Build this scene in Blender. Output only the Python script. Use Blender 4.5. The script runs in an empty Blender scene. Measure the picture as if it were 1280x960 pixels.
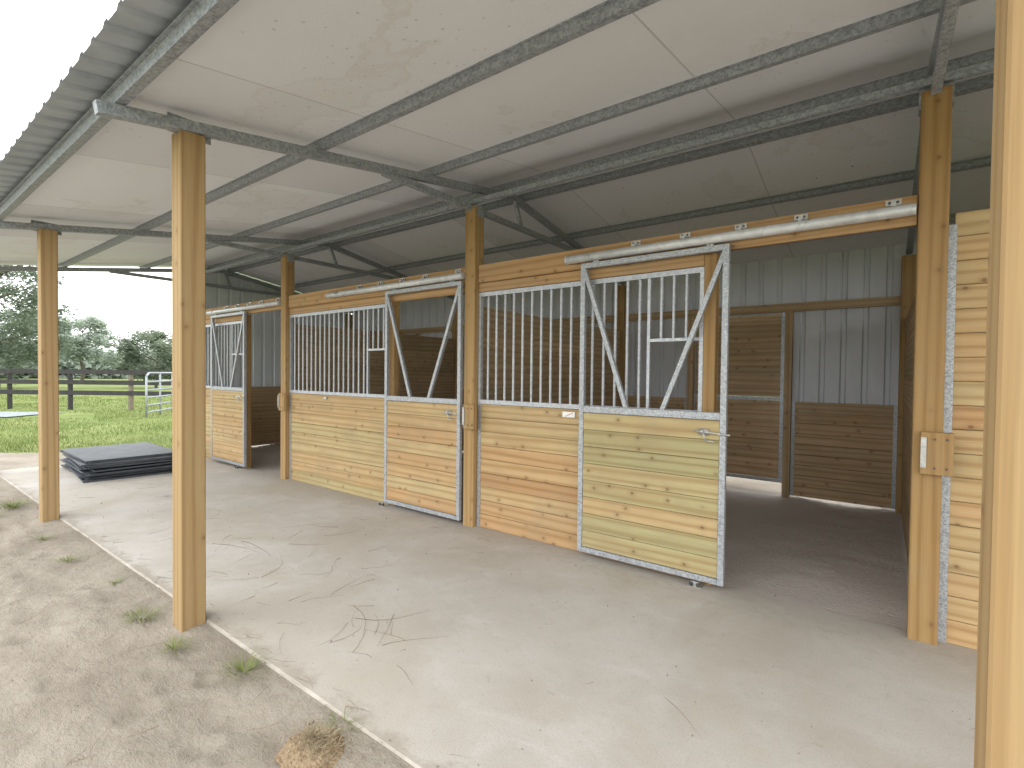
import bpy, math, random
from mathutils import Vector, Matrix, noise
random.seed(7)
R=random.random
def U(a,b): return a+(b-a)*random.random()
scene=bpy.context.scene
COL=scene.collection

# ------------------------------------------------------------ materials
def newmat(name):
    m=bpy.data.materials.new(name); m.use_nodes=True
    nt=m.node_tree; b=nt.nodes['Principled BSDF']
    return m,nt,b
def N(nt,t,**kw):
    n=nt.nodes.new(t)
    for k,v in kw.items(): setattr(n,k,v)
    return n
def L(nt,a,b): nt.links.new(a,b)
def ramp(nt,fac,stops,interp='LINEAR'):
    r=nt.nodes.new('ShaderNodeValToRGB'); r.color_ramp.interpolation=interp
    el=r.color_ramp.elements
    while len(el)<len(stops): el.new(0.5)
    for e,(p,c) in zip(el,stops):
        e.position=p; e.color=(c[0],c[1],c[2],1) if not isinstance(c,(int,float)) else (c,c,c,1)
    if fac is not None: L(nt,fac,r.inputs[0])
    return r
def mix(nt,fac,a,b,mode='MIX'):
    m=nt.nodes.new('ShaderNodeMix'); m.data_type='RGBA'; m.blend_type=mode
    for s,v in ((m.inputs[0],fac),(m.inputs[6],a),(m.inputs[7],b)):
        if hasattr(v,'is_linked') or hasattr(v,'links'): L(nt,v,s)
        elif isinstance(v,(int,float)): s.default_value=v if s==m.inputs[0] else (v,v,v,1)
        else: s.default_value=(v[0],v[1],v[2],1)
    return m.outputs[2]
def math_(nt,op,a,b=None,clamp=False):
    m=nt.nodes.new('ShaderNodeMath'); m.operation=op; m.use_clamp=clamp
    for i,v in enumerate((a,b)):
        if v is None: continue
        if isinstance(v,(int,float)): m.inputs[i].default_value=v
        else: L(nt,v,m.inputs[i])
    return m.outputs[0]
def noise_(nt,vec,scale,detail=4,rough=.55,dist=0):
    n=nt.nodes.new('ShaderNodeTexNoise'); n.inputs['Scale'].default_value=scale
    n.inputs['Detail'].default_value=detail; n.inputs['Roughness'].default_value=rough
    n.inputs['Distortion'].default_value=dist
    if vec is not None: L(nt,vec,n.inputs['Vector'])
    return n.outputs['Fac']
def mapping(nt,vec,sc):
    n=nt.nodes.new('ShaderNodeMapping'); n.inputs['Scale'].default_value=sc
    L(nt,vec,n.inputs['Vector']); return n.outputs['Vector']
def bump(nt,b,h,strength=.3,dist=.01):
    n=nt.nodes.new('ShaderNodeBump'); n.inputs['Strength'].default_value=strength
    n.inputs['Distance'].default_value=dist
    L(nt,h,n.inputs['Height']); L(nt,n.outputs['Normal'],b.inputs['Normal'])

def wood(name,stops,grain=.6,knots=.9,dirt=.3,drift=1.0,k0=.48):
    m,nt,b=newmat(name)
    gc=N(nt,'ShaderNodeAttribute',attribute_name='gc').outputs['Vector']
    ti=N(nt,'ShaderNodeAttribute',attribute_name='tint').outputs['Fac']
    base=ramp(nt,ti,stops).outputs[0]
    v1=mapping(nt,gc,(0.55,9,9))
    w=N(nt,'ShaderNodeTexWave',wave_type='BANDS',bands_direction='Y')
    w.inputs['Scale'].default_value=.5; w.inputs['Distortion'].default_value=13
    w.inputs['Detail'].default_value=2; w.inputs['Detail Scale'].default_value=.5
    L(nt,v1,w.inputs['Vector'])
    g=ramp(nt,w.outputs['Fac'],[(0,(.62,.50,.38)),(.35,(.90,.86,.80)),(1,(1,1,1))]).outputs[0]
    c=mix(nt,grain,base,g,'MULTIPLY')
    v2=mapping(nt,gc,(3,110,110))
    f=noise_(nt,v2,1,3)
    fr=ramp(nt,f,[(.3,.82),(.6,1.0)]).outputs[0]
    c=mix(nt,.65,c,fr,'MULTIPLY')
    n2=noise_(nt,mapping(nt,gc,(1.0,4,4)),1.3,4)
    c=mix(nt,ramp(nt,n2,[(.45,0.0),(.75,.5*drift)]).outputs[0],c,(.37,.235,.11))
    c=mix(nt,ramp(nt,n2,[(.22,.4*drift),(.42,0)]).outputs[0],c,(.35,.325,.18))
    vo=N(nt,'ShaderNodeTexVoronoi',voronoi_dimensions='2D'); vo.inputs['Scale'].default_value=4.6
    L(nt,mapping(nt,gc,(1,1.25,1)),vo.inputs['Vector'])
    kd=vo.outputs['Distance']
    k=ramp(nt,kd,[(0,.9),(.045,.75),(.07,.30),(.14,.12),(.24,0)]).outputs[0]
    sel=ramp(nt,vo.outputs['Color'],[(k0,0),(k0+.05,1)]).outputs[0]
    kf=math_(nt,'MULTIPLY',math_(nt,'MULTIPLY',k,sel),knots,True)
    c=mix(nt,kf,c,(.15,.075,.035))
    geo=N(nt,'ShaderNodeTexCoord').outputs['Object']
    d=noise_(nt,geo,2.2,5,.6)
    c=mix(nt,math_(nt,'MULTIPLY',ramp(nt,d,[(.45,0),(.72,1)]).outputs[0],dirt),c,(.27,.22,.15))
    L(nt,c,b.inputs['Base Color']); b.inputs['Roughness'].default_value=.75
    b.inputs['Specular IOR Level'].default_value=.2
    h=math_(nt,'ADD',f,math_(nt,'MULTIPLY',w.outputs['Fac'],.4))
    bump(nt,b,h,.3,.003)
    return m
# tint: 0..1 runs greenish-tan -> tan -> honey
M_plank=wood('treated pine planks',[(0,(.38,.35,.185)),(.2,(.455,.39,.205)),(.4,(.535,.415,.225)),(.55,(.535,.39,.205)),(.75,(.54,.365,.19)),(.9,(.50,.31,.155)),(1,(.40,.24,.12))])
M_inner=wood('inner pine planks',[(0,(.46,.34,.21)),(.5,(.54,.395,.245)),(1,(.43,.335,.21))])  # boards inside the stalls, base colour raised to lighten the interior
M_postf=wood('pine post light',[(0,(.37,.255,.125)),(1,(.41,.285,.145))],grain=.5,knots=.7,dirt=.15,drift=.5)
M_postw=wood('pine post brown',[(0,(.36,.225,.095)),(1,(.43,.285,.13))],grain=.5,knots=.7,dirt=.25,drift=.5)
M_header=wood('pine header board',[(0,(.47,.295,.15)),(.5,(.53,.345,.175)),(1,(.47,.295,.15))],grain=.6,drift=.5)

def metal(name,lo,hi,metallic=.3,rough=.45,scale=120):
    m,nt,b=newmat(name)
    co=N(nt,'ShaderNodeTexCoord').outputs['Object']
    vo=N(nt,'ShaderNodeTexVoronoi'); vo.inputs['Scale'].default_value=scale; L(nt,co,vo.inputs['Vector'])
    n=noise_(nt,co,scale*.4,4,.65)
    sp=N(nt,'ShaderNodeSeparateXYZ'); L(nt,vo.outputs['Color'],sp.inputs[0])
    f=math_(nt,'ADD',math_(nt,'MULTIPLY',n,.7),math_(nt,'MULTIPLY',sp.outputs[0],.3))
    c=ramp(nt,f,[(.32,lo),(.68,hi)]).outputs[0]
    n3=noise_(nt,co,1.7,4)
    c=mix(nt,ramp(nt,n3,[(.55,0),(.8,.3)]).outputs[0],c,(.30,.28,.25))
    L(nt,c,b.inputs['Base Color']); b.inputs['Metallic'].default_value=metallic
    r=ramp(nt,n,[(.3,rough-.12),(.7,rough+.15)]).outputs[0]; L(nt,r,b.inputs['Roughness'])
    return m
M_galv=metal('galvanised steel',(.24,.255,.275),(.50,.52,.545))
M_bar=metal('galvanised bars',(.35,.37,.40),(.52,.54,.57),.3,.42,60)
M_truss=metal('galvanised roof tube',(.20,.22,.245),(.38,.41,.44),.12,.5,80)
M_track=metal('track tube',(.56,.57,.59),(.70,.71,.73),.25,.35,20)

def siding(name,c0,c1):
    m,nt,b=newmat(name)
    co=N(nt,'ShaderNodeTexCoord').outputs['Object']
    n=noise_(nt,mapping(nt,co,(1,1,.25)),3,5,.6)
    c=ramp(nt,n,[(.35,c0),(.65,c1)]).outputs[0]
    L(nt,c,b.inputs['Base Color']); b.inputs['Metallic'].default_value=.05; b.inputs['Roughness'].default_value=.5
    return m
M_siding=siding('ribbed steel siding',(.50,.52,.57),(.59,.61,.65))
M_endsid=siding('ribbed end wall siding',(.68,.74,.80),(.76,.82,.86))
M_roof=siding('weathered roof sheet',(.30,.34,.38),(.40,.44,.48))

M_ceil,nt,b=newmat('white insulation liner')
co=N(nt,'ShaderNodeTexCoord').outputs['Object']
sx=N(nt,'ShaderNodeSeparateXYZ'); L(nt,co,sx.inputs[0])
pan=math_(nt,'DIVIDE',math_(nt,'ADD',sx.outputs['X'],40.35),1.83)
fr=math_(nt,'FRACT',pan)
seam=math_(nt,'LESS_THAN',math_(nt,'ABSOLUTE',math_(nt,'SUBTRACT',fr,.5)),.003)
wn=N(nt,'ShaderNodeTexWhiteNoise',noise_dimensions='1D'); L(nt,math_(nt,'FLOOR',math_(nt,'ADD',pan,.5)),wn.inputs['W'])
basec=ramp(nt,wn.outputs['Value'],[(0,(.69,.715,.76)),(1,(.80,.83,.88))]).outputs[0]
n=noise_(nt,co,.5,5,.55,.2)
c=mix(nt,ramp(nt,n,[(.42,0),(.65,.35)]).outputs[0],basec,(.66,.65,.65))
n2=noise_(nt,co,.95,6,.55,.2)
st=ramp(nt,n2,[(.585,0),(.592,.30),(.62,.08),(.68,.12),(.75,.2)]).outputs[0]
c=mix(nt,st,c,(.55,.52,.48))
vo=N(nt,'ShaderNodeTexVoronoi'); vo.inputs['Scale'].default_value=14; L(nt,co,vo.inputs['Vector'])
dots=math_(nt,'MULTIPLY',math_(nt,'LESS_THAN',vo.outputs['Distance'],.12),ramp(nt,noise_(nt,co,.9,2),[(.47,0),(.52,.45)]).outputs[0])
c=mix(nt,dots,c,(.40,.37,.34))
v2=N(nt,'ShaderNodeTexVoronoi'); v2.inputs['Scale'].default_value=1.9; L(nt,co,v2.inputs['Vector'])
c=mix(nt,math_(nt,'LESS_THAN',v2.outputs['Distance'],.018),c,(.10,.08,.07))
c=mix(nt,math_(nt,'MULTIPLY',seam,.55),c,(.36,.35,.35))
L(nt,c,b.inputs['Base Color']); b.inputs['Roughness'].default_value=.8; b.inputs['Specular IOR Level'].default_value=.2
bump(nt,b,math_(nt,'ADD',noise_(nt,co,60,3),math_(nt,'MULTIPLY',noise_(nt,mapping(nt,co,(2.2,.7,1)),1.6,3),9.0)),.35,.005)

M_conc,nt,b=newmat('dusty concrete')
co=N(nt,'ShaderNodeTexCoord').outputs['Object']
n=noise_(nt,co,.9,6,.58,.4)
c=ramp(nt,n,[(.3,(.405,.37,.33)),(.48,(.47,.435,.395)),(.62,(.505,.475,.44)),(.75,(.435,.40,.36))]).outputs[0]
n2=noise_(nt,mapping(nt,co,(1,1.6,1)),2.2,6,.62,.8)
c=mix(nt,ramp(nt,n2,[(.5,0),(.70,.5)]).outputs[0],c,(.57,.55,.53))
n5=noise_(nt,co,.6,5,.6,.8)
c=mix(nt,ramp(nt,n5,[(.46,0),(.62,.55)]).outputs[0],c,(.39,.345,.275))
n3=noise_(nt,co,110,3,.6)
c=mix(nt,ramp(nt,n3,[(.35,.3),(.55,0)]).outputs[0],c,(.29,.255,.22))
n6=noise_(nt,co,14,5,.7)
c=mix(nt,ramp(nt,n6,[(.53,0),(.69,.28)]).outputs[0],c,(.33,.29,.25))
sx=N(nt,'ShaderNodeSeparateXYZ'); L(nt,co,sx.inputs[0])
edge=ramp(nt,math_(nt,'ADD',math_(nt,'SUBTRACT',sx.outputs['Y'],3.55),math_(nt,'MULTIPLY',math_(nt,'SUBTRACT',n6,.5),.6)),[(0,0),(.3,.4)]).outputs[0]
c=mix(nt,edge,c,(.31,.265,.215))  # grime with contact shade painted in, darker towards the wall
n8=noise_(nt,co,3.5,6,.7)
e2=ramp(nt,math_(nt,'ADD',math_(nt,'SUBTRACT',1.46,sx.outputs['Y']),math_(nt,'MULTIPLY',math_(nt,'SUBTRACT',n8,.5),.7)),[(.0,0),(.10,.85)]).outputs[0]
c=mix(nt,e2,c,(.335,.295,.25))
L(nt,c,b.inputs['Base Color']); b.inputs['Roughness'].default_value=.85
bump(nt,b,math_(nt,'ADD',n3,math_(nt,'MULTIPLY',n6,.8)),.3,.004)

M_ground,nt,b=newmat('sandy ground and grass')
co=N(nt,'ShaderNodeTexCoord').outputs['Object']
ga=N(nt,'ShaderNodeAttribute',attribute_name='grass').outputs['Fac']
ia=N(nt,'ShaderNodeAttribute',attribute_name='stall').outputs['Fac']
n=noise_(nt,co,.9,8,.66,.3)
s=ramp(nt,n,[(.32,(.235,.20,.16)),(.48,(.31,.27,.222)),(.66,(.385,.34,.285))]).outputs[0]
n2=noise_(nt,mapping(nt,co,(1,1.5,1)),24,7,.72,.3)
s=mix(nt,ramp(nt,n2,[(.52,0),(.72,.5)]).outputs[0],s,(.19,.155,.12))
n7=noise_(nt,co,170,2,.6)
s=mix(nt,ramp(nt,n7,[(.5,0),(.75,.35)]).outputs[0],s,(.42,.38,.33))
g=ramp(nt,noise_(nt,co,.5,5,.6),[(.3,(.12,.16,.05)),(.5,(.18,.22,.075)),(.68,(.25,.265,.11))]).outputs[0]
g=mix(nt,ramp(nt,noise_(nt,co,5,5,.6),[(.45,0),(.65,.35)]).outputs[0],g,(.12,.15,.055))
s=mix(nt,math_(nt,'MULTIPLY',ia,.8),s,(.64,.58,.54))
c=mix(nt,ga,s,g)
L(nt,c,b.inputs['Base Color']); b.inputs['Roughness'].default_value=.95
b.inputs['Specular IOR Level'].default_value=.1
bump(nt,b,math_(nt,'ADD',n2,math_(nt,'MULTIPLY',n7,.2)),.85,.016)

def simple(name,c0,c1,scale=20,rough=.8,bs=.3,metallic=0):
    m,nt,b=newmat(name)
    co=N(nt,'ShaderNodeTexCoord').outputs['Object']
    n=noise_(nt,co,scale,5,.6)
    L(nt,ramp(nt,n,[(.35,c0),(.65,c1)]).outputs[0],b.inputs['Base Color'])
    b.inputs['Roughness'].default_value=rough; b.inputs['Metallic'].default_value=metallic
    if bs: bump(nt,b,n,bs,.004)
    return m
M_rubber=simple('black rubber',(.045,.052,.062),(.085,.095,.112),5,.6,.3)
M_ant=simple('ant hill sand',(.22,.155,.09),(.34,.25,.155),90,.95,.9)
M_twig=simple('dry pine twigs',(.11,.07,.047),(.25,.17,.115),30,.9,0)
M_strip=simple('blue grey strip',(.17,.20,.21),(.25,.28,.29),6,.7,.3)
M_bark=simple('bark',(.06,.045,.035),(.14,.11,.085),12,.95,.6)
M_tag=simple('white plastic tag',(.75,.75,.73),(.8,.8,.78),8,.4,0)
M_red=simple('orange tag stripe',(.5,.10,.04),(.55,.14,.06),8,.5,0)
M_dark=simple('dark steel',(.05,.05,.05),(.12,.11,.10),30,.5,0,.5)
M_brass=simple('zinc plate',(.40,.40,.39),(.55,.54,.52),40,.4,0,.6)
M_pebble=simple('pebbles',(.16,.13,.105),(.34,.30,.26),8,.9,0)
M_fence=simple('dark fence boards',(.022,.021,.02),(.04,.037,.034),6,.8,.3)
M_fpost=simple('weathered fence post',(.14,.115,.085),(.20,.165,.125),6,.8,.3)
M_pipe=metal('corral pipe',(.22,.24,.26),(.36,.38,.40),.3,.45,30)

def leafmat(name,a,b_,c_,tr=0.0):
    m,nt,b=newmat(name)
    ti=N(nt,'ShaderNodeAttribute',attribute_name='tint').outputs['Fac']
    col=ramp(nt,ti,[(0,a),(.5,b_),(1,c_)]).outputs[0]
    L(nt,col,b.inputs['Base Color'])
    b.inputs['Roughness'].default_value=.85; b.inputs['Specular IOR Level'].default_value=.1
    if tr:
        t=N(nt,'ShaderNodeBsdfTranslucent'); L(nt,col,t.inputs['Color'])
        mx=N(nt,'ShaderNodeMixShader'); mx.inputs[0].default_value=tr
        L(nt,b.outputs[0],mx.inputs[1]); L(nt,t.outputs[0],mx.inputs[2])
        L(nt,mx.outputs[0],nt.nodes['Material Output'].inputs['Surface'])
    return m
M_leaf=leafmat('foliage',(.17,.21,.165),(.225,.27,.20),(.28,.32,.235),.4)
M_far=leafmat('hazy foliage',(.34,.40,.36),(.40,.455,.39),(.46,.51,.43),.4)  # distance haze put into the leaf colour
M_grass=leafmat('grass blades',(.11,.15,.045),(.18,.22,.07),(.26,.275,.115))
M_straw=leafmat('dry straw',(.24,.19,.12),(.34,.28,.18),(.44,.37,.25))

# ------------------------------------------------------------ mesh builder
class MB:
    def __init__(s): s.v=[];s.f=[];s.gc=[];s.t=[];s.mi=[]
    def box(s,lo,hi,axis=0,tint=None,mi=0,mat=None):
        t=R() if tint is None else tint
        ox,oy=U(0,50),U(0,50)
        n=len(s.v)
        oth=[a for a in (0,1,2) if a!=axis]
        if (hi[oth[0]]-lo[oth[0]])<(hi[oth[1]]-lo[oth[1]]): oth=oth[::-1]
        for z in (0,1):
            for y in (0,1):
                for x in (0,1):
                    p=(hi[0] if x else lo[0],hi[1] if y else lo[1],hi[2] if z else lo[2])
                    s.gc.append((p[axis]+ox,p[oth[0]]+p[oth[1]]*.99+oy,p[oth[1]]))
                    s.v.append(tuple(mat@Vector(p)) if mat else p); s.t.append(t)
        for f in ((0,2,3,1),(4,5,7,6),(0,1,5,4),(2,6,7,3),(0,4,6,2),(1,3,7,5)):
            s.f.append(tuple(n+i for i in f)); s.mi.append(mi)
    def beam(s,p0,p1,w,h,up=(0,0,1),mi=0,tint=None):
        p0=Vector(p0);p1=Vector(p1);d=(p1-p0);l=d.length;d.normalize()
        u=Vector(up); sd=d.cross(u).normalized(); u=sd.cross(d).normalized()
        M=Matrix(((d.x,sd.x,u.x,p0.x),(d.y,sd.y,u.y,p0.y),(d.z,sd.z,u.z,p0.z),(0,0,0,1)))
        s.box((0,-w/2,-h/2),(l,w/2,h/2),0,tint,mi,M)
    def cyl(s,p0,p1,r0,r1=None,n=10,caps=True,mi=0,tint=None):
        r1=r0 if r1 is None else r1
        p0=Vector(p0);p1=Vector(p1);d=(p1-p0);l=d.length;d.normalize()
        a=Vector((0,0,1)) if abs(d.z)<.9 else Vector((1,0,0))
        x=d.cross(a).normalized();y=d.cross(x)
        t=R() if tint is None else tint
        b=len(s.v)
        for k,(p,r) in enumerate(((p0,r0),(p1,r1))):
            for i in range(n):
                an=2*math.pi*i/n
                s.v.append(tuple(p+(x*math.cos(an)+y*math.sin(an))*r)); s.t.append(t)
                s.gc.append((k*l,an*r,0))
        for i in range(n):
            j=(i+1)%n
            s.f.append((b+i,b+j,b+n+j,b+n+i)); s.mi.append(mi)
        if caps:
            s.f.append(tuple(b+i for i in reversed(range(n))));s.mi.append(mi)
            s.f.append(tuple(b+n+i for i in range(n)));s.mi.append(mi)
    def poly(s,pts,t=.5,mi=0):
        b=len(s.v)
        for p in pts: s.v.append(tuple(p)); s.t.append(t); s.gc.append((p[0],p[1],p[2]))
        s.f.append(tuple(range(b,b+len(pts)))); s.mi.append(mi)
    def obj(s,name,mats,parent=None,bevel=0,smooth=False,origin=None,**props):
        me=bpy.data.meshes.new(name)
        o3=Vector(origin) if origin else Vector((0,0,0))
        if origin: vs=[(v[0]-o3.x,v[1]-o3.y,v[2]-o3.z) for v in s.v]
        else: vs=s.v
        me.from_pydata(vs,[],s.f); me.update()
        a=me.attributes.new('gc','FLOAT_VECTOR','POINT'); a.data.foreach_set('vector',[c for g in s.gc for c in g])
        a=me.attributes.new('tint','FLOAT','POINT'); a.data.foreach_set('value',s.t)
        if not isinstance(mats,(list,tuple)): mats=[mats]
        for m in mats: me.materials.append(m)
        me.polygons.foreach_set('material_index',s.mi)
        if smooth: me.polygons.foreach_set('use_smooth',[len(f)<5 for f in s.f])
        o=bpy.data.objects.new(name,me); COL.objects.link(o); o.location=o3
        if parent:
            o.parent=parent; o.location=o3-WLOC.get(parent.name,Vector((0,0,0)))
        WLOC[o.name]=o3
        if bevel:
            bv=o.modifiers.new('bevel','BEVEL'); bv.width=bevel; bv.segments=1; bv.limit_method='ANGLE'
        for k,v in props.items(): o[k]=v
        return o
WLOC={}
def empty(name,loc,**props):
    o=bpy.data.objects.new(name,None); COL.objects.link(o); o.location=loc; WLOC[o.name]=Vector(loc)
    for k,v in props.items(): o[k]=v
    return o

# ------------------------------------------------------------ layout numbers
L0=3.655
PC=[.22-L0*i for i in range(4)]
YW=3.86; YB=7.62
FY=1.29
def rz(y):
    return 3.00+.162*((y if y<4.57 else 9.14-y)-.82)

barn=empty('horse_barn',(-3.4,4.5,0),label='open-sided horse barn with pine stall fronts and steel roof',category='barn')

for i,x in enumerate(PC+[.22+L0]):
    xf=x+(.012 if i==0 else -.053 if i==1 else 0)
    m=MB(); m.box((xf-.07,FY-.07,-.15),(xf+.07,FY+.07,rz(FY)-.03),2)
    m.obj('porch_post',M_postf,barn,.006,origin=(xf,FY,0))
    m=MB(); m.box((x-.07,YW,-.15),(x+.07,YW+.14,3.30),2,tint=(0 if i==0 else .8))
    m.obj('wall_post',M_postw,barn,.006,origin=(x,YW,0))
    m=MB(); m.box((x-.07,YB-.12,-.15),(x+.07,YB+.02,3.04),2)
    m.obj('wall_post',M_postw,barn,.006,origin=(x,YB,0))
    if i<3:
        m=MB(); m.box((x-.035,YW-.05,1.02),(x+.115,YW-.002,1.27),2)
        lb=m.obj('latch_block',M_postw,barn,.003,origin=(x,YW,1.15))
        m=MB(); m.box((x-.034,YW-.062,1.06),(x-.008,YW-.051,1.24),2)
        for zz in (1.08,1.15,1.22): m.cyl((x-.021,YW-.070,zz),(x-.021,YW-.060,zz),.007)
        m.obj('strike_plate',M_brass,lb)
        m=MB()
        for (bx,bz) in ((.03,1.06),(.085,1.06),(.03,1.23),(.085,1.23)): m.cyl((x+bx,YW-.056,bz),(x+bx,YW-.049,bz),.006)
        m.obj('screw_heads',M_dark,lb)

X0,X1=-11.1,4.6
def roof_half(side):
    f=(lambda y:y) if side==0 else (lambda y:9.14-y)
    m=MB()
    pitch=.19; x=X0
    prof=[]
    while x<X1:
        prof+= [(x,0),(x+.11,0),(x+.13,.02),(x+.17,.02)]
        x+=pitch
    ya,yb=(.70,4.56)
    for (xa,za),(xb,zb) in zip(prof,prof[1:]):
        m.poly([(xa,f(ya),rz(ya)+.125+za),(xb,f(ya),rz(ya)+.125+zb),(xb,f(yb),rz(yb)+.125+zb),(xa,f(yb),rz(yb)+.125+za)])
    return m
m=roof_half(0); roof=m.obj('roof',M_roof,barn,origin=(0,4.5,3.2))
m=roof_half(1); m.obj('roof_sheet',M_roof,roof)
for s in (0,1):
    f=(lambda y:y) if s==0 else (lambda y:9.14-y)
    m=MB(); a,b_=.90,4.568
    for (dz) in (.098,.118):
        m.poly([(X0+.03,f(a),rz(a)+dz),(X1-.03,f(a),rz(a)+dz),(X1-.03,f(b_),rz(b_)+dz),(X0+.03,f(b_),rz(b_)+dz)])
    m.obj('ceiling_liner',M_ceil,roof)
m=MB()
for sgn in (-1,1):
    m.poly([(X0,4.57,rz(4.57)+.17),(X1,4.57,rz(4.57)+.17),(X1,4.57+sgn*.2,rz(4.37)+.162),(X0,4.57+sgn*.2,rz(4.37)+.162)])
m.obj('ridge_cap',M_roof,roof)
for y in (.92,2.16,3.31,4.38,4.76,5.90,7.00,8.22):
    m=MB(); up=(0,-.16 if y<4.57 else .16,1)
    c=rz(y)+.066
    m.beam((X0+.02,y,c),(X1-.02,y,c),.055,.058,up)
    m.beam((X0+.02,y-.035,c+.025),(X1-.02,y-.035,c+.025),.03,.006,up)
    m.beam((X0+.02,y+.035,c+.025),(X1-.02,y+.035,c+.025),.03,.006,up)
    m.obj('purlin',M_truss,roof,origin=(0,y,c))
for x in PC+[.22+L0]:
    m=MB()
    m.beam((x,.82,rz(.82)),(x,4.57,rz(4.57)),.06,.065)
    m.beam((x,4.57,rz(4.57)),(x,8.32,rz(8.32)),.06,.065)
    zc=3.29
    m.beam((x-.004,2.75,zc),(x-.004,6.39,zc),.05,.055)
    m.beam((x+.002,4.75,zc),(x+.002,4.62,rz(4.62)),.04,.04,(0,1,0))
    m.box((x-.045,FY-.12,rz(FY)-.05),(x-.035,FY+.12,rz(FY)+.06))
    m.box((x-.08,YW+.02,3.20),(x+.08,YW+.12,3.315))
    m.obj('roof_truss',M_truss,roof,origin=(x,4.57,3.3))
for y,z in ((YW+.03,3.355),(YW+.12,3.40)):
    m=MB(); m.beam((X0+.1,y,z),(X1-.1,y,z),.045,.045)
    m.obj('wall_plate',M_truss,roof,origin=(0,y,z))

# ---------------- stall fronts
def planks(m,xa,xb,za,zb,y0,y1,n,mi=0,tr=(0,1)):
    h=(zb-za)/n
    for i in range(n):
        jig=U(-.0025,.0025)
        m.box((xa,y0+jig,za+i*h+.0016),(xb,y1+jig,za+(i+1)*h-.0016),0,mi=mi,tint=U(*tr))
def channels(parent,xx,y,z1):
    for x in xx:
        m=MB()
        m.box((x-.02,y-.007,.0),(x+.02,y-.001,z1)); m.box((x-.02,y-.001,.0),(x-.016,y+.04,z1)); m.box((x+.016,y-.001,.0),(x+.02,y+.04,z1))
        m.obj('channel',M_galv,parent)
def bay(px,pl,door_open,idx):
    jx0,jx1=px-1.255,px-1.165
    m=MB(); m.box((pl+.01,YW+.04,2.52),(px-.004,YW+.08,2.70),0)
    hd=m.obj('header_beam',M_header,barn,.003,origin=(px,YW,2.6))
    m=MB(); m.box((pl+.01,YW+.085,2.535),(px-.004,YW+.125,2.69),0,tint=.1); m.obj('header_board',M_header,hd,.003)
    if not door_open:
        m=MB(); m.box((jx0,YW+.045,2.43),(px-.006,YW+.075,2.517),0); m.obj('header_board',M_header,hd,.003)
    for k,x in enumerate([px-.12,px-.62,px-1.0,px-1.4,px-1.8]):
        m=MB(); m.box((x-.04,YW+.03,2.655),(x+.04,YW+.0385,2.69)); m.cyl((x-.02,YW+.024,2.672),(x-.02,YW+.031,2.672),.008,mi=1); m.cyl((x+.02,YW+.024,2.672),(x+.02,YW+.031,2.672),.008,mi=1)
        m.box((x-.012,YW-.01,2.60),(x+.012,YW+.036,2.66))
        m.obj('track_bracket',[M_brass,M_dark],hd)
    m=MB(); m.cyl((px-2.42,YW-.012,2.602),(px-.012,YW-.012,2.602),.035,n=20)
    m.cyl((px-2.43,YW-.012,2.602),(px-2.42,YW-.012,2.602),.038,n=20)
    m.obj('door_track',M_track,barn,smooth=True,origin=(px-1.2,YW,2.602))
    m=MB(); m.box((jx0,YW+.05,-.02),(jx1,YW+.135,2.515),2)
    m.obj('door_jamb',M_postw,barn,.004,origin=(jx0,YW,0))
    a,b_=pl+.004,jx0-.003
    tr=[(.5,.94),(.15,.6),(.3,.7)][idx]
    m=MB(); planks(m,a+.03,b_-.03,.0,1.275,YW+.065,YW+.10,9,tr=tr)
    panel=m.obj('stall_panel',M_plank,barn,.0025,origin=(a,YW,0))
    channels(panel,(a+.02,b_-.02),YW+.065,1.275)
    m=MB(); planks(m,a,b_,2.425,2.517,YW+.055,YW+.09,1)
    m.obj('top_board',M_header,panel,.002)
    m=MB(); yc=YW+.08
    m.box((a,yc-.022,1.278),(b_,yc+.022,1.32)); m.box((a,yc-.022,2.378),(b_,yc+.022,2.42))
    m.box((a,yc-.02,1.32),(a+.03,yc+.02,2.378)); m.box((b_-.03,yc-.02,1.32),(b_,yc+.02,2.378))
    fx=b_-.035-.40
    m.box((fx-.012,yc-.015,1.32),(fx+.012,yc+.015,2.378))
    m.box((fx+.012,yc-.014,1.86),(b_-.03,yc+.014,1.885))
    x=a+.115
    while x<fx-.05:
        m.cyl((x,yc,1.32),(x,yc,2.38),.0125,n=10); x+=.108
    for k in (1,2,3):
        m.cyl((fx+.1*k,yc,1.885),(fx+.1*k,yc,2.38),.012,n=10)
    m.obj('grille',M_bar,panel,smooth=False)
    W=1.215
    dx1=(px-1.06) if door_open else (px-.025)
    dx0=dx1-W
    y0,y1=YW-.032,YW+.012
    m=MB(); t=.044
    m.box((dx0,y0,.045),(dx0+t,y1,2.55)); m.box((dx1-t,y0,.045),(dx1,y1,2.55))
    m.box((dx0+t,y0,2.506),(dx1-t,y1,2.55)); m.box((dx0+t,y0,.045),(dx1-t,y1,.089))
    m.box((dx0+t,y0,1.262),(dx1-t,y1,1.318))
    door=m.obj('stall_door',M_galv,barn,.003,origin=(dx0,YW,0),label='galvanised sliding stall door slid open beside its opening' if door_open else 'galvanised sliding stall door standing closed')
    tr=[(.05,.5),(.4,.85),(.4,.85)][idx]
    m=MB(); planks(m,dx0+t+.001,dx1-t-.001,.092,1.26,y0+.006,y1-.006,8,tr=tr)
    m.obj('plank_panel',M_plank,door,.0025)
    for (xa,xb) in ((dx0+t*.6,dx0+.36*W),(dx1-t*.6,dx0+.60*W)):
        m=MB(); m.beam((xa,(y0+y1)/2,2.51),(xb,(y0+y1)/2,1.30),.036,.036,(0,1,0))
        m.obj('diagonal_brace',M_galv,door,.002)
    m=MB(); zz=1.165; yh=y0-.022
    m.box((dx1-.19,y0-.006,zz-.018),(dx1-.12,y0-.001,zz+.03))
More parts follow.
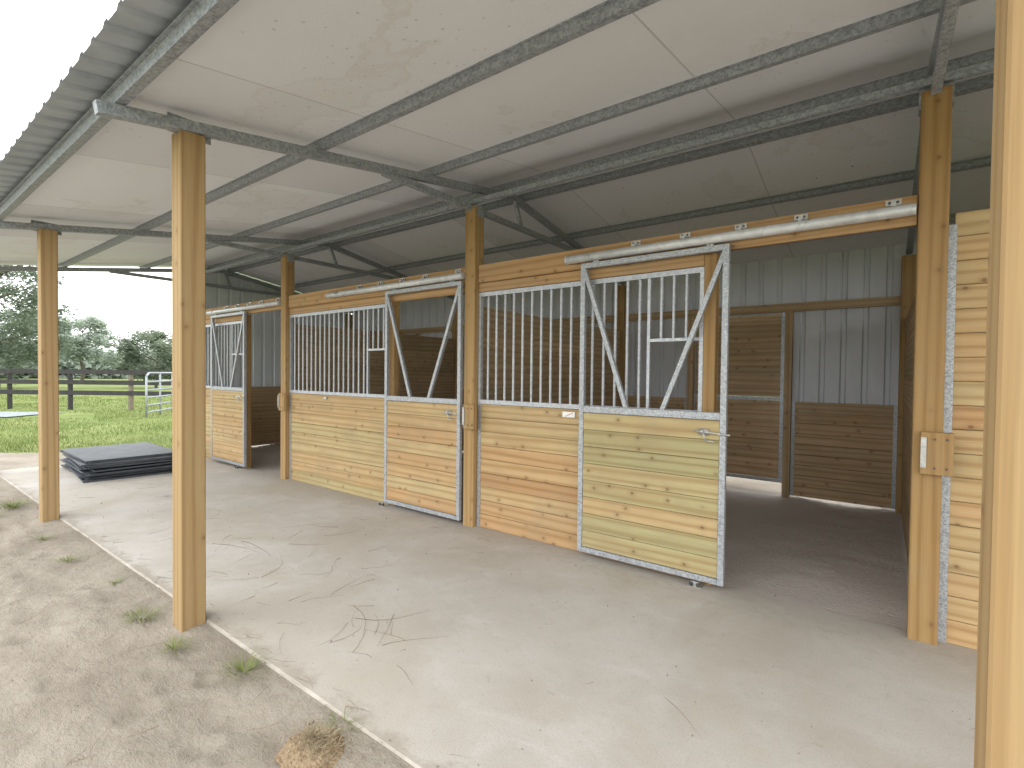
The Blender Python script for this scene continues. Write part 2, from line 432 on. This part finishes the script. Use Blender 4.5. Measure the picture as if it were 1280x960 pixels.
    m.cyl((dx1-.22,yh,zz+.012),(dx1+.035,yh,zz-.005),.007)
    m.cyl((dx1-.155,yh,zz+.01),(dx1-.135,yh-.01,zz-.055),.006)
    m.cyl((dx1-.135,yh-.01,zz-.055),(dx1-.07,yh-.01,zz-.06),.006)
    m.cyl((dx1-.04,y0-.002,zz),(dx1-.04,yh-.01,zz),.008); m.cyl((dx1-.16,y0-.002,zz+.01),(dx1-.16,yh-.01,zz+.01),.008)
    m.obj('door_latch',M_brass,door,smooth=True)
    for x in (dx0+.14,dx1-.14):
        m=MB(); m.box((x-.025,y0+.014,2.551),(x+.025,y0+.022,2.564)); m.cyl((x,YW-.012,2.55),(x,YW-.012,2.57),.007,mi=1)
        m.obj('door_hanger',[M_brass,M_dark],door)
    gx=jx1-.09
    m=MB(); m.box((gx-.05,y0-.03,.001),(gx+.05,y1+.03,.008)); m.box((gx-.03,y0-.02,.008),(gx+.03,y0-.012,.04)); m.cyl((gx-.025,y0-.03,.02),(gx-.025,y0-.012,.02),.016,mi=1); m.cyl((gx+.025,y0-.03,.02),(gx+.025,y0-.012,.02),.016,mi=1)
    m.obj('floor_guide',[M_brass,M_dark],barn,origin=(gx,YW,0))
    if idx==0:
        m=MB(); m.box((a+1.02,YW+.055,1.20),(a+1.15,YW+.057,1.25)); m.poly([(a+1.04,YW+.0545,1.205),(a+1.13,YW+.0545,1.245),(a+1.13,YW+.0545,1.238),(a+1.05,YW+.0545,1.205)],mi=1)
        m.obj('tag',[M_tag,M_red],panel)
    if idx==1:
        m=MB(); m.box((a+.9,YW+.045,1.22),(a+.96,YW+.057,1.25)); m.obj('hook_plate',M_brass,panel)
for i,op in enumerate((True,False,True)):
    bay(PC[i]-.07,PC[i+1]+.07,op,i)

a=PC[0]+.074; b_=PC[0]+L0-.074
m=MB(); planks(m,a+.03,b_-.03,.0,2.57,YW+.085,YW+.12,18,tr=(.45,.95))
pn=m.obj('stall_panel',M_plank,barn,.0025,origin=(a,YW,0))
channels(pn,(a+.02,b_-.02),YW+.084,2.50)

for i,x in enumerate(PC+[PC[0]+L0]):
    n,top=(16,2.3) if i!=3 else (9,1.26)
    m=MB(); h=top/n
    for k in range(n):
        m.box((x-.02,YW+.15,k*h+.0005),(x+.02,YB-.13,(k+1)*h-.0005),1)
    m.obj('partition_wall',M_inner,barn,.003,origin=(x,5.7,0))
def sid_x(xa,xb,za,zb,y):
    m=MB(); prof=[]; x=xa
    while x<xb-.02:
        prof+=[(x,0),(min(x+.16,xb),0),(min(x+.175,xb),.02),(min(x+.215,xb),.02)]; x+=.229
    prof.append((xb,0))
    for (p,q),(r,s) in zip(prof,prof[1:]):
        if r-p<1e-5: continue
        m.poly([(p,y+q,za),(r,y+s,za),(r,y+s,zb),(p,y+q,zb)])
    return m
ZT=3.222
for i,x in enumerate(PC[:3]+[PC[0]+L0]):
    px=x-.07; pl=x-L0+.07
    o0,o1=px-2.42,px-1.22
    m=sid_x(x-L0,o0,0,ZT,YB+.03); sw=m.obj('back_siding',M_siding,barn,origin=(x,YB,0))
    m=sid_x(o1,x,0,ZT,YB+.03); m.obj('siding_sheet',M_siding,sw)
    m=sid_x(o0,o1,2.46,ZT,YB+.03); m.obj('siding_sheet',M_siding,sw)
    m=MB(); m.box((pl,YB-.03,2.47),(px,YB+.01,2.58),0)
    m.obj('girt',M_inner,barn,.002,origin=(x,YB,2.5))
    for jx in (o0-.09,o1):
        m=MB(); m.box((jx,YB-.08,-.05),(jx+.09,YB+.008,2.465),2); m.obj('door_jamb',M_inner,barn,.003,origin=(jx,YB,0))
    for (p,q) in ((pl,o0-.092),(o1+.094,px)):
        m=MB(); planks(m,p+.03,q-.03,.0,1.26,YB-.03,YB+.005,9)
        kp=m.obj('kick_panel',M_inner,barn,.002,origin=(p,YB,0))
        channels(kp,(p+.02,q-.02),YB-.03,1.26)
    m=MB(); y0,y1=YB+.08,YB+.12; dx0,dx1=o0-.05,o1-.02
    t=.045
    for bx in (((dx0,y0,.13),(dx0+t,y1,2.50)),((dx1-t,y0,.13),(dx1,y1,2.50)),((dx0+t,y0,2.455),(dx1-t,y1,2.50)),((dx0+t,y0,.13),(dx1-t,y1,.175)),((dx0+t,y0,1.26),(dx1-t,y1,1.31))):
        m.box(*bx)
    bd=m.obj('back_door',M_galv,barn,origin=(dx0,YB,0))
    m=MB(); planks(m,dx0+t,dx1-t,.178,1.258,y0+.005,y1-.012,8); planks(m,dx0+t,dx1-t,1.312,2.453,y0+.005,y1-.012,8)
    m.box((dx0+t,y1-.010,.178),(dx1-t,y1-.004,1.258)); m.box((dx0+t,y1-.010,1.312),(dx1-t,y1-.004,2.453))
    m.obj('plank_panel',M_inner,bd)
def sid_y(x,ya,yb,name):
    m=MB(); y=ya; prof=[]
    while y<yb-.02:
        prof+=[(y,0),(min(y+.16,yb),0),(min(y+.175,yb),.02),(min(y+.215,yb),.02)]; y+=.229
    prof.append((yb,0))
    for (p,q),(r,s) in zip(prof,prof[1:]):
        if r-p<1e-5: continue
        m.poly([(x-q,p,0),(x-s,r,0),(x-s,r,rz(r)+.08),(x-q,p,rz(p)+.08)])
    return m.obj(name,M_endsid,barn,origin=(x,5.7,0))
sid_y(PC[3]-.09,YW+.02,YB+.06,'end_siding')

# ------------------------------------------------------------ ground, slab
def lin(a,b,st):
    n=max(1,round((b-a)/st)); return [a+(b-a)*i/n for i in range(n)]
xs=[-700,-400,-250,-150,-100,-70,-50]+lin(-40,-16,.4)+lin(-16,-12,.12)+lin(-12,-6,.06)+lin(-6,0,.025)+lin(0,4,.08)+lin(4,12,.5)+lin(12,40,3)+[40,60,100,160,260,400,700]
ys=[-700,-400,-250,-150,-100,-70,-50]+lin(-40,-8,2)+lin(-8,-1.5,.4)+lin(-1.5,0,.06)+lin(0,1.15,.025)+lin(1.15,1.5,.0175)+lin(1.5,8,.08)+lin(8,20,.6)+lin(20,50,3)+[50,70,100,160,260,400,700]
def grassmask(x,y):
    n=noise.noise(Vector((x*.35,y*.35,3)))*1.3+noise.noise(Vector((x*1.3,y*1.3,9)))*.8
    e=-11.25-max(0,min(2.6-y,6))*1.5
    a=(e-x)/.9+n*1.3
    b2=(y-9.5)/1.0+n; c2=(x-9)/2+n; d2=(-7-y)/2+n
    return max(0,min(1,max(a,b2,c2,d2)))
verts=[];gr=[];stl=[]
SX0,SX1,SY0,SY1=-11.0,4.3,1.36,3.985
nf=noise.noise
random.seed(21)
prints=[(U(-7.5,-.6),U(.1,1.15),U(.05,.09),U(.006,.012)) for _ in range(70)]
def dent(x,y):
    d=0
    for (px,py,r,h) in prints:
        dx=x-px
        if dx>.2 or dx<-.2: continue
        q=math.hypot(dx,y-py)/r
        if q<1: d-=h*(1-q**3)
        elif q<1.6: d+=h*.45*math.sin((q-1)/.6*math.pi)
    return d
for y in ys:
    for x in xs:
        far=max(abs(x),abs(y))>45
        g=grassmask(x,y) if not far else 1
        nz=0 if far else nf(Vector((x*1.2,y*1.6,0)))*.028+nf(Vector((x*2.2,y*6.0,4)))*.014+nf(Vector((x*12,y*12,8)))*.008
        if 0<=y<1.3 and -8<x<0: nz+=dent(x,y)
        z=-.022+nz
        ins=SX0-.02<x<SX1+.02 and SY0-.03<y<SY1
        if ins: z=-.012+nf(Vector((x*1.2,y*1.2,5)))*.008 if y<SY0+.03 else -.04
        elif SX0<x<SX1 and 1.1<y<=SY0:
            f=(y-1.1)/(SY0-.03-1.1); z=z*(1-f)+f*(-.010+nf(Vector((x*1.2,y*1.2,5)))*.010)+nf(Vector((x*12,y*12,8)))*.005*f
        st=1.0 if (y>=SY1-.02 and y<YB+.05 and -10.8<x<4) else 0.0
        if st: z=-.035+nz*.8
        if g>.5: z=-.03+nz*.5
        verts.append((x,y,z)); gr.append(g); stl.append(st)
nx=len(xs); faces=[]
for j in range(len(ys)-1):
    for i in range(nx-1):
        a=j*nx+i; faces.append((a,a+1,a+1+nx,a+nx))
me=bpy.data.meshes.new('ground'); me.from_pydata(verts,[],faces); me.update()
a=me.attributes.new('grass','FLOAT','POINT'); a.data.foreach_set('value',gr)
a=me.attributes.new('stall','FLOAT','POINT'); a.data.foreach_set('value',stl)
me.materials.append(M_ground); me.polygons.foreach_set('use_smooth',[True]*len(faces))
o=bpy.data.objects.new('ground',me); COL.objects.link(o); o['kind']='structure'
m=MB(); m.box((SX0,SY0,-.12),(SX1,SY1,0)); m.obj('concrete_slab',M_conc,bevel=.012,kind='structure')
FW=Vector((-.598,.802,0)); RT=Vector((.802,.598,0))
def cw(z,t): return FW*z+RT*(z*t)
m=MB()
pts=[]
for k in range(13):
    s=-34+k*1.45; w=1.0+.5*nf(Vector((k*.7,0,0)))
    pts.append((FW*17.4+RT*s, w))
for (p,w),(q,w2) in zip(pts,pts[1:]):
    m.poly([p-FW*w+Vector((0,0,.004)),q-FW*w2+Vector((0,0,.004)),q+FW*w2+Vector((0,0,.004)),p+FW*w+Vector((0,0,.004))])
m.obj('blue_grey_strip',M_strip,kind='structure')  # flat blue-grey strip on the field, taken for tarps

# ------------------------------------------------------------ rubber mats
for k in range(13):
    m=MB(); w,d,h=1.66+U(-.02,.02),1.16,.022
    nxm,nym=14,8
    top_=k==12
    def wz(i,j): return (0 if k<9 else .0035*math.sin(i*.8+k)*(abs(i-7)/7)**2)
    for lay in (0,1):
        for j in range(nym+1):
            for i in range(nxm+1):
                m.v.append((-w/2+w*i/nxm,-d/2+d*j/nym,(h-.003)*lay+wz(i,j))); m.t.append(.5); m.gc.append((0,0,0))
    nn=(nxm+1)*(nym+1)
    for j in range(nym):
        for i in range(nxm):
            q=j*(nxm+1)+i
            m.f.append((q+nn,q+1+nn,q+nxm+2+nn,q+nxm+1+nn)); m.f.append((q,q+nxm+1,q+nxm+2,q+1)); m.mi+= [0,0]
    for i in range(nxm):
        m.f.append((i,i+1,i+1+nn,i+nn)); q=nym*(nxm+1)+i; m.f.append((q+1,q,q+nn,q+1+nn)); m.mi+=[0,0]
    for j in range(nym):
        q=j*(nxm+1); m.f.append((q+nxm+1,q,q+nn,q+nxm+1+nn)); q+=nxm; m.f.append((q,q+nxm+1,q+nxm+1+nn,q+nn)); m.mi+=[0,0]
    o=m.obj('rubber_mat',M_rubber,label='black rubber stall mat in a stack on the slab',category='rubber mat',group='stacked rubber mats')
    o.location=(-9.74+U(-.08,.08)+(.04 if top_ else 0),2.62+U(-.07,.07),.002+k*.0232); o.rotation_euler=(0,0,math.radians(U(-4,4)-3))

# ------------------------------------------------------------ litter
m=MB()
def twig(x,y,ang,l,r=.0012,zz=.002):
    n=7; p=Vector((x,y,zz)); a=ang; cur=U(-.45,.45)
    for i in range(n):
        q=p+Vector((math.cos(a),math.sin(a),0))*(l/n); q.z=zz+abs(U(0,.003))
        m.cyl(p,q,r*(1-i*.1),r*(1-(i+1)*.1),n=4,caps=False); p=q; a+=cur*.4+U(-.16,.16)
clusters=[(-4.56,2.04,.34,9),(-2.42,2.0,.36,10),(-3.51,1.85,.32,9),(-3.57,2.48,.4,7),(-4.8,3.05,.5,7),(-5.5,2.2,.5,10),(-6.8,2.6,.7,10),(-8,2.2,.6,9),(-3.0,1.6,.5,6),(-4.2,1.6,.4,8)]
for cx,cy,s,n in clusters:
    for i in range(n):
        twig(random.gauss(cx,s*.65),min(3.7,max(1.42,random.gauss(cy,s*.55))),U(0,6.28),U(.08,.36),U(.0006,.0013))
twig(-.83,2.40,-.55,.30,.0011); twig(-2.7,1.95,.4,.5,.0015); twig(-2.55,2.15,-.9,.4,.0013);twig(-4.75,2.2,.2,.6,.0018); twig(-2.3,1.85,1.2,.4,.0012); twig(-2.85,2.05,-.2,.45,.0014); twig(-4.9,2.0,.5,.6,.0018); twig(-3.8,1.9,1.9,.5,.0014)
for i in range(200): twig(U(-9,-.5),U(.0,1.25),U(0,6.28),U(.05,.28),U(.0006,.0014),.004)
for i in range(70): twig(U(-8,2.5),U(1.45,3.75),U(0,6.28),U(.02,.08),U(.0006,.0011))
for i in range(160): twig(U(-9,-.5),random.gauss(1.38,.06),U(-.6,.6),U(.03,.14),U(.0006,.0012))
m.obj('pine_litter',M_twig,kind='stuff')
m=MB()
for i in range(1300):
    q=R()
    if q<.18: x,y,z=U(-9,3),U(1.4,3.8),.001
    elif q<.45: x,y,z=U(-2.6,.2),U(4.0,7.4),-.03
    elif q<.7: x,y,z=U(-9,0),random.gauss(1.37,.06),-.004
    else: x,y,z=U(-9,.5),U(-.3,1.34),-.014
    r=U(.0012,.0042)*(1.8 if R()<.05 else 1); m.cyl((x,y,z),(x+U(-.002,.002),y,z+r*1.1+.003),r,r*.5,n=5)
m.obj('pebbles',M_pebble,kind='stuff')
def tuft(x,y,s,n):
    t=MB()
    for i in range(n):
        a=U(0,6.28); r=min(s*.9,abs(random.gauss(0,s*.5))); bx,by=r*math.cos(a),r*math.sin(a)*.6
        l=U(.4,1)*s; lean=U(.8,1.9); a2=a+U(-.7,.7); w=U(.0008,.0018)
        pd=Vector((-math.sin(a2),math.cos(a2),0))*w
        p0=Vector((bx,by,-.02));p1=p0+Vector((math.cos(a2)*l*lean*.4,math.sin(a2)*l*lean*.4,l*.42));p2=p1+Vector((math.cos(a2)*l*lean*.5,math.sin(a2)*l*lean*.5,-l*.02))
        tt=U(.2,1); t.poly([p0-pd,p0+pd,p1+pd*.8,p1-pd*.8],tt); t.poly([p1-pd*.8,p1+pd*.8,p2],tt)
    o=t.obj('grass_tuft',M_grass,label='small green grass tuft growing in the sand',category='grass tuft',group='grass tufts along the slab edge')
    o.location=(x,y,0)
for x,y,s,n in ((-3.79,1.12,.12,150),(-2.70,1.26,.12,120),(-3.24,1.12,.10,90),(-1.93,1.33,.08,50),(-8.03,1.15,.18,240),(-5.42,1.1,.10,90),(-7.6,.9,.14,130),(-9.3,1.05,.18,170),(-8.8,.7,.14,120),(-4.6,1.2,.07,45),(-6.3,1.1,.09,70)):
    tuft(x,y,s,n)
m=MB(); rings=16; seg=52
def mh(x,y):
    r=math.hypot(x,y/.85)/.16
    return .058*max(0,math.cos(min(1,r)*math.pi/2))**1.3-.014
for j in range(rings+1):
    for i in range(seg):
        a=2*math.pi*i/seg; r=.16*j/rings*(1+.22*nf(Vector((math.cos(a)*1.8,math.sin(a)*1.8,3))))
        x=r*math.cos(a);y=r*math.sin(a)*.85
        z=mh(x,y)+nf(Vector((x*28,y*28,1)))*.010+nf(Vector((x*90,y*90,1)))*.006
        m.v.append((x,y,z)); m.t.append(.5); m.gc.append((x,y,z))
for j in range(rings):
    for i in range(seg):
        k=(i+1)%seg; m.f.append((j*seg+i,j*seg+k,(j+1)*seg+k,(j+1)*seg+i)); m.mi.append(0)
for i in range(1100):
    a=U(0,6.28); r=abs(random.gauss(0,.095)); x,y=r*math.cos(a),r*math.sin(a)*.85; z=max(-.006,mh(x,y)); s=U(.001,.0032)
    m.cyl((x,y,z),(x+U(-.003,.003),y,z+s*1.8+.002),s,s*.5,n=5)
for i in range(1100):
    a=U(0,6.28); r=abs(random.gauss(0,.08)); x,y=r*math.cos(a),r*math.sin(a)*.85; z=max(-.006,mh(x,y))+.002
    a2=U(0,6.28); l=U(.01,.045); p=Vector((x,y,z)); q=p+Vector((math.cos(a2)*l,math.sin(a2)*l,U(0,.026))); w=Vector((-math.sin(a2),math.cos(a2),.3))*.0009
    m.poly([p-w,p+w,q+w*.5,q-w*.5],R(),mi=1)
o=m.obj('ant_hill',[M_ant,M_straw],label='small brown ant hill with dry straw beside concrete',category='ant hill'); o.location=(-1.9,1.18,-.008)

# field grass
random.seed(31)
m=MB()
cnt=0
while cnt<38000:
    d=8.5+ (R()**1.6)*22; t=U(-1.25,-.55); p=cw(d,t)
    if p.x>-11.05 and p.y>1.2: continue
    if abs(d-17.4)<1.0 and t<-.84: continue
    if R()>grassmask(p.x,p.y)**1.3: continue
    a=U(0,6.28); l=U(.03,.085)*(1+.8*(nf(p*.6)+.3)); w=U(.003,.008)*(d/12)
    pd=Vector((math.cos(a),math.sin(a),0))*w; le=Vector((U(-.5,.5)*l,U(-.5,.5)*l,l))
    p.z=-.035; m.poly([p-pd,p+pd,p+le],min(1,max(0,.5+nf(p*.35)*.6+U(-.2,.2)))); cnt+=1
m.obj('field_grass',M_grass,kind='stuff')

# ------------------------------------------------------------ fence
FZ=20.0
fence=empty('board_fence',tuple(cw(FZ,-1)),label='dark three-rail board fence across the grass field',category='fence')
s=-32.4; k=0
while s<=-11.0:
    p=FW*FZ+RT*s; m=MB()
    m.box((p.x-.07,p.y-.07,-.1),(p.x+.07,p.y+.07,1.56),2)
    m.obj('fence_post',M_fpost if k%3==1 else M_fence,fence,origin=tuple(p)); s+=2.44; k+=1
for z in (1.50,1.08,.66):
    m=MB(); p=FW*(FZ-.09)+RT*-32.5; q=FW*(FZ-.09)+RT*-12.0
    m.beam((p.x,p.y,z),(q.x,q.y,z),.03,.18); m.obj('fence_rail',M_fence,fence,origin=tuple(p))
pa=cw(16.8,-.735); pb=cw(20.0,-.66); m=MB()
def P(f,z): q=pa.lerp(pb,f); return (q.x,q.y,z)
for z in (1.5,1.2,.92,.66,.4,.16): m.cyl(P(.06 if z==1.5 else 0,z-.0),P(1,z),.032,n=8)
m.cyl(P(0,0),P(0,1.38),.034,n=8); m.cyl(P(0,1.38),P(.06,1.5),.034,n=8)
for f in (.33,.66,1): m.cyl(P(f,0),P(f,1.5),.032,n=8)
m.obj('corral_panel',M_pipe,smooth=True,label='galvanised tubular corral panel standing on the grass',category='corral panel')

# ------------------------------------------------------------ trees
def tree(loc,h,crown_r,crown_c,crown_h,nleaf,ls,mat,lab,seed,ncl=46):
    random.seed(seed)
    root=empty('tree',loc,label=lab,category='tree')
    m=MB(); p=Vector(loc); r=h*.025
    tips=[]
    top=Vector((loc[0]+U(-.4,.4),loc[1]+U(-.4,.4),h*.75))
    prev=p.copy(); prev.z=-.2
    for i in range(5):
        q=p.lerp(top,(i+1)/5)+Vector((U(-.15,.15),U(-.15,.15),0)); m.cyl(prev,q,r*(1-i*.17),r*(1-(i+1)*.17),n=8,caps=False); prev=q
        if i>=1:
            for b_ in range(3):
                a=U(0,6.28); e=q+Vector((math.cos(a),math.sin(a),U(.3,.9)))*crown_r*U(.5,.8); m.cyl(q,e,r*.35,r*.08,n=5,caps=False); tips.append(e)
    m.obj('trunk',M_bark,root,origin=loc)
    m=MB(); cl=[]
    for i in range(ncl):
        while True:
            d=Vector((U(-1,1),U(-1,1),U(-1,1)))
            if d.length<1: break
        d=d.normalized()*(d.length**.45)
        k=1+.3*nf(d*2+Vector((seed,0,0)))
        cl.append((Vector((loc[0]+d.x*crown_r*k,loc[1]+d.y*crown_r*k,crown_c+d.z*crown_h*k)),crown_r*U(.14,.28)))
    for c in tips: cl.append((c,crown_r*.2))
    for i in range(nleaf):
        c,s=random.choice(cl)
        q=c+Vector((random.gauss(0,s*.6),random.gauss(0,s*.6),random.gauss(0,s*.42)))
        a=Vector((U(-1,1),U(-1,1),U(-.4,.4))).normalized()*ls*U(.5,1); b_=Vector((U(-1,1),U(-1,1),U(-.4,.4))).normalized()*ls*U(.4,.8)
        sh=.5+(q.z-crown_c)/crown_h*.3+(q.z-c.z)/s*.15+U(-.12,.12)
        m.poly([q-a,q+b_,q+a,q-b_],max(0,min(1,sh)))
    m.obj('crown',mat,root,origin=(loc[0],loc[1],crown_c))
tree((-57,7.2,0),12.0,4.7,7.0,4.9,22000,.17,M_leaf,'tall green broadleaf tree beyond the fence',3,64)
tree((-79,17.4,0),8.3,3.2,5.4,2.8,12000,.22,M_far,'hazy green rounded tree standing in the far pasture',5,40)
tree((-53,16.9,0),5.4,2.8,3.0,2.2,15000,.14,M_leaf,'low bushy green tree beyond the corral panel',8,54)
tree((-62,1.5,0),11,4.4,6.2,4.4,12000,.22,M_leaf,'tall green broadleaf tree beyond the fence',12)
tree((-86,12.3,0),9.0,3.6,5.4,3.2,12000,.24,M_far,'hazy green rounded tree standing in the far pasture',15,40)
random.seed(4)
m=MB()
for i in range(60000):
    an=U(math.radians(110),math.radians(195))
    rr=125+U(-8,8); hh=5.6+2.0*nf(Vector((an*14,0,0)))+2.0*nf(Vector((an*50,1,0)))+1.2*nf(Vector((an*160,1,0)))
    z=hh*(R()**.8); p=Vector((rr*math.cos(an),rr*math.sin(an),z))
    a=Vector((U(-1,1),U(-1,1),U(-.5,.5))).normalized()*U(.3,.7); b_=Vector((U(-1,1),U(-1,1),U(-1,1))).normalized()*U(.3,.7)
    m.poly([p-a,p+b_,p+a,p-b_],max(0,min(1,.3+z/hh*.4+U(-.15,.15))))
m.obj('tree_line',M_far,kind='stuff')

# ------------------------------------------------------------ light
w=bpy.data.worlds.new('World'); scene.world=w; w.use_nodes=True; nt=w.node_tree
bg=nt.nodes['Background']
sky=N(nt,'ShaderNodeTexSky',sky_type='NISHITA'); sky.sun_disc=False
el,az=math.radians(48),math.radians(215)
sky.sun_elevation=el; sky.sun_rotation=az; sky.air_density=1.5; sky.dust_density=4
tc=N(nt,'ShaderNodeTexCoord').outputs['Generated']
sc=nt.nodes.new('ShaderNodeVectorMath'); sc.operation='SCALE'; sc.inputs['Scale'].default_value=.12; L(nt,sky.outputs[0],sc.inputs[0])
cl=ramp(nt,noise_(nt,mapping(nt,tc,(1,1,2.5)),1.6,6,.55),[(.3,(.94,.985,1.0)),(.6,(.98,.995,1.0))]).outputs[0]
sc2=nt.nodes.new('ShaderNodeVectorMath'); sc2.operation='SCALE'; sc2.inputs['Scale'].default_value=3.6; L(nt,cl,sc2.inputs[0])
m2=mix(nt,.9,sc.outputs[0],sc2.outputs[0])
L(nt,m2,bg.inputs['Color']); bg.inputs['Strength'].default_value=1.0
sl=bpy.data.lights.new('sun','SUN'); sl.energy=.6; sl.angle=math.radians(30); sl.color=(1,.98,.95)
so=bpy.data.objects.new('sun',sl); COL.objects.link(so)
d=Vector((math.sin(az)*math.cos(el),math.cos(az)*math.cos(el),math.sin(el)))
so.rotation_euler=d.to_track_quat('Z','Y').to_euler()

# ------------------------------------------------------------ camera
cam=bpy.data.cameras.new('camera'); co_=bpy.data.objects.new('camera',cam); COL.objects.link(co_)
cam.sensor_width=36; cam.lens=622/1280*36; cam.clip_start=.05; cam.clip_end=2000
pitch=math.radians(1.1)
fw=Vector((-.598*math.cos(pitch),.802*math.cos(pitch),-math.sin(pitch)))
q=fw.to_track_quat('-Z','Y').to_matrix().to_4x4()
co_.matrix_world=Matrix.Translation((0,0,1.583))@q@Matrix.Rotation(.011,4,'Z')
scene.camera=co_
scene.view_settings.view_transform='Standard'; scene.view_settings.look='None'; scene.view_settings.exposure=0
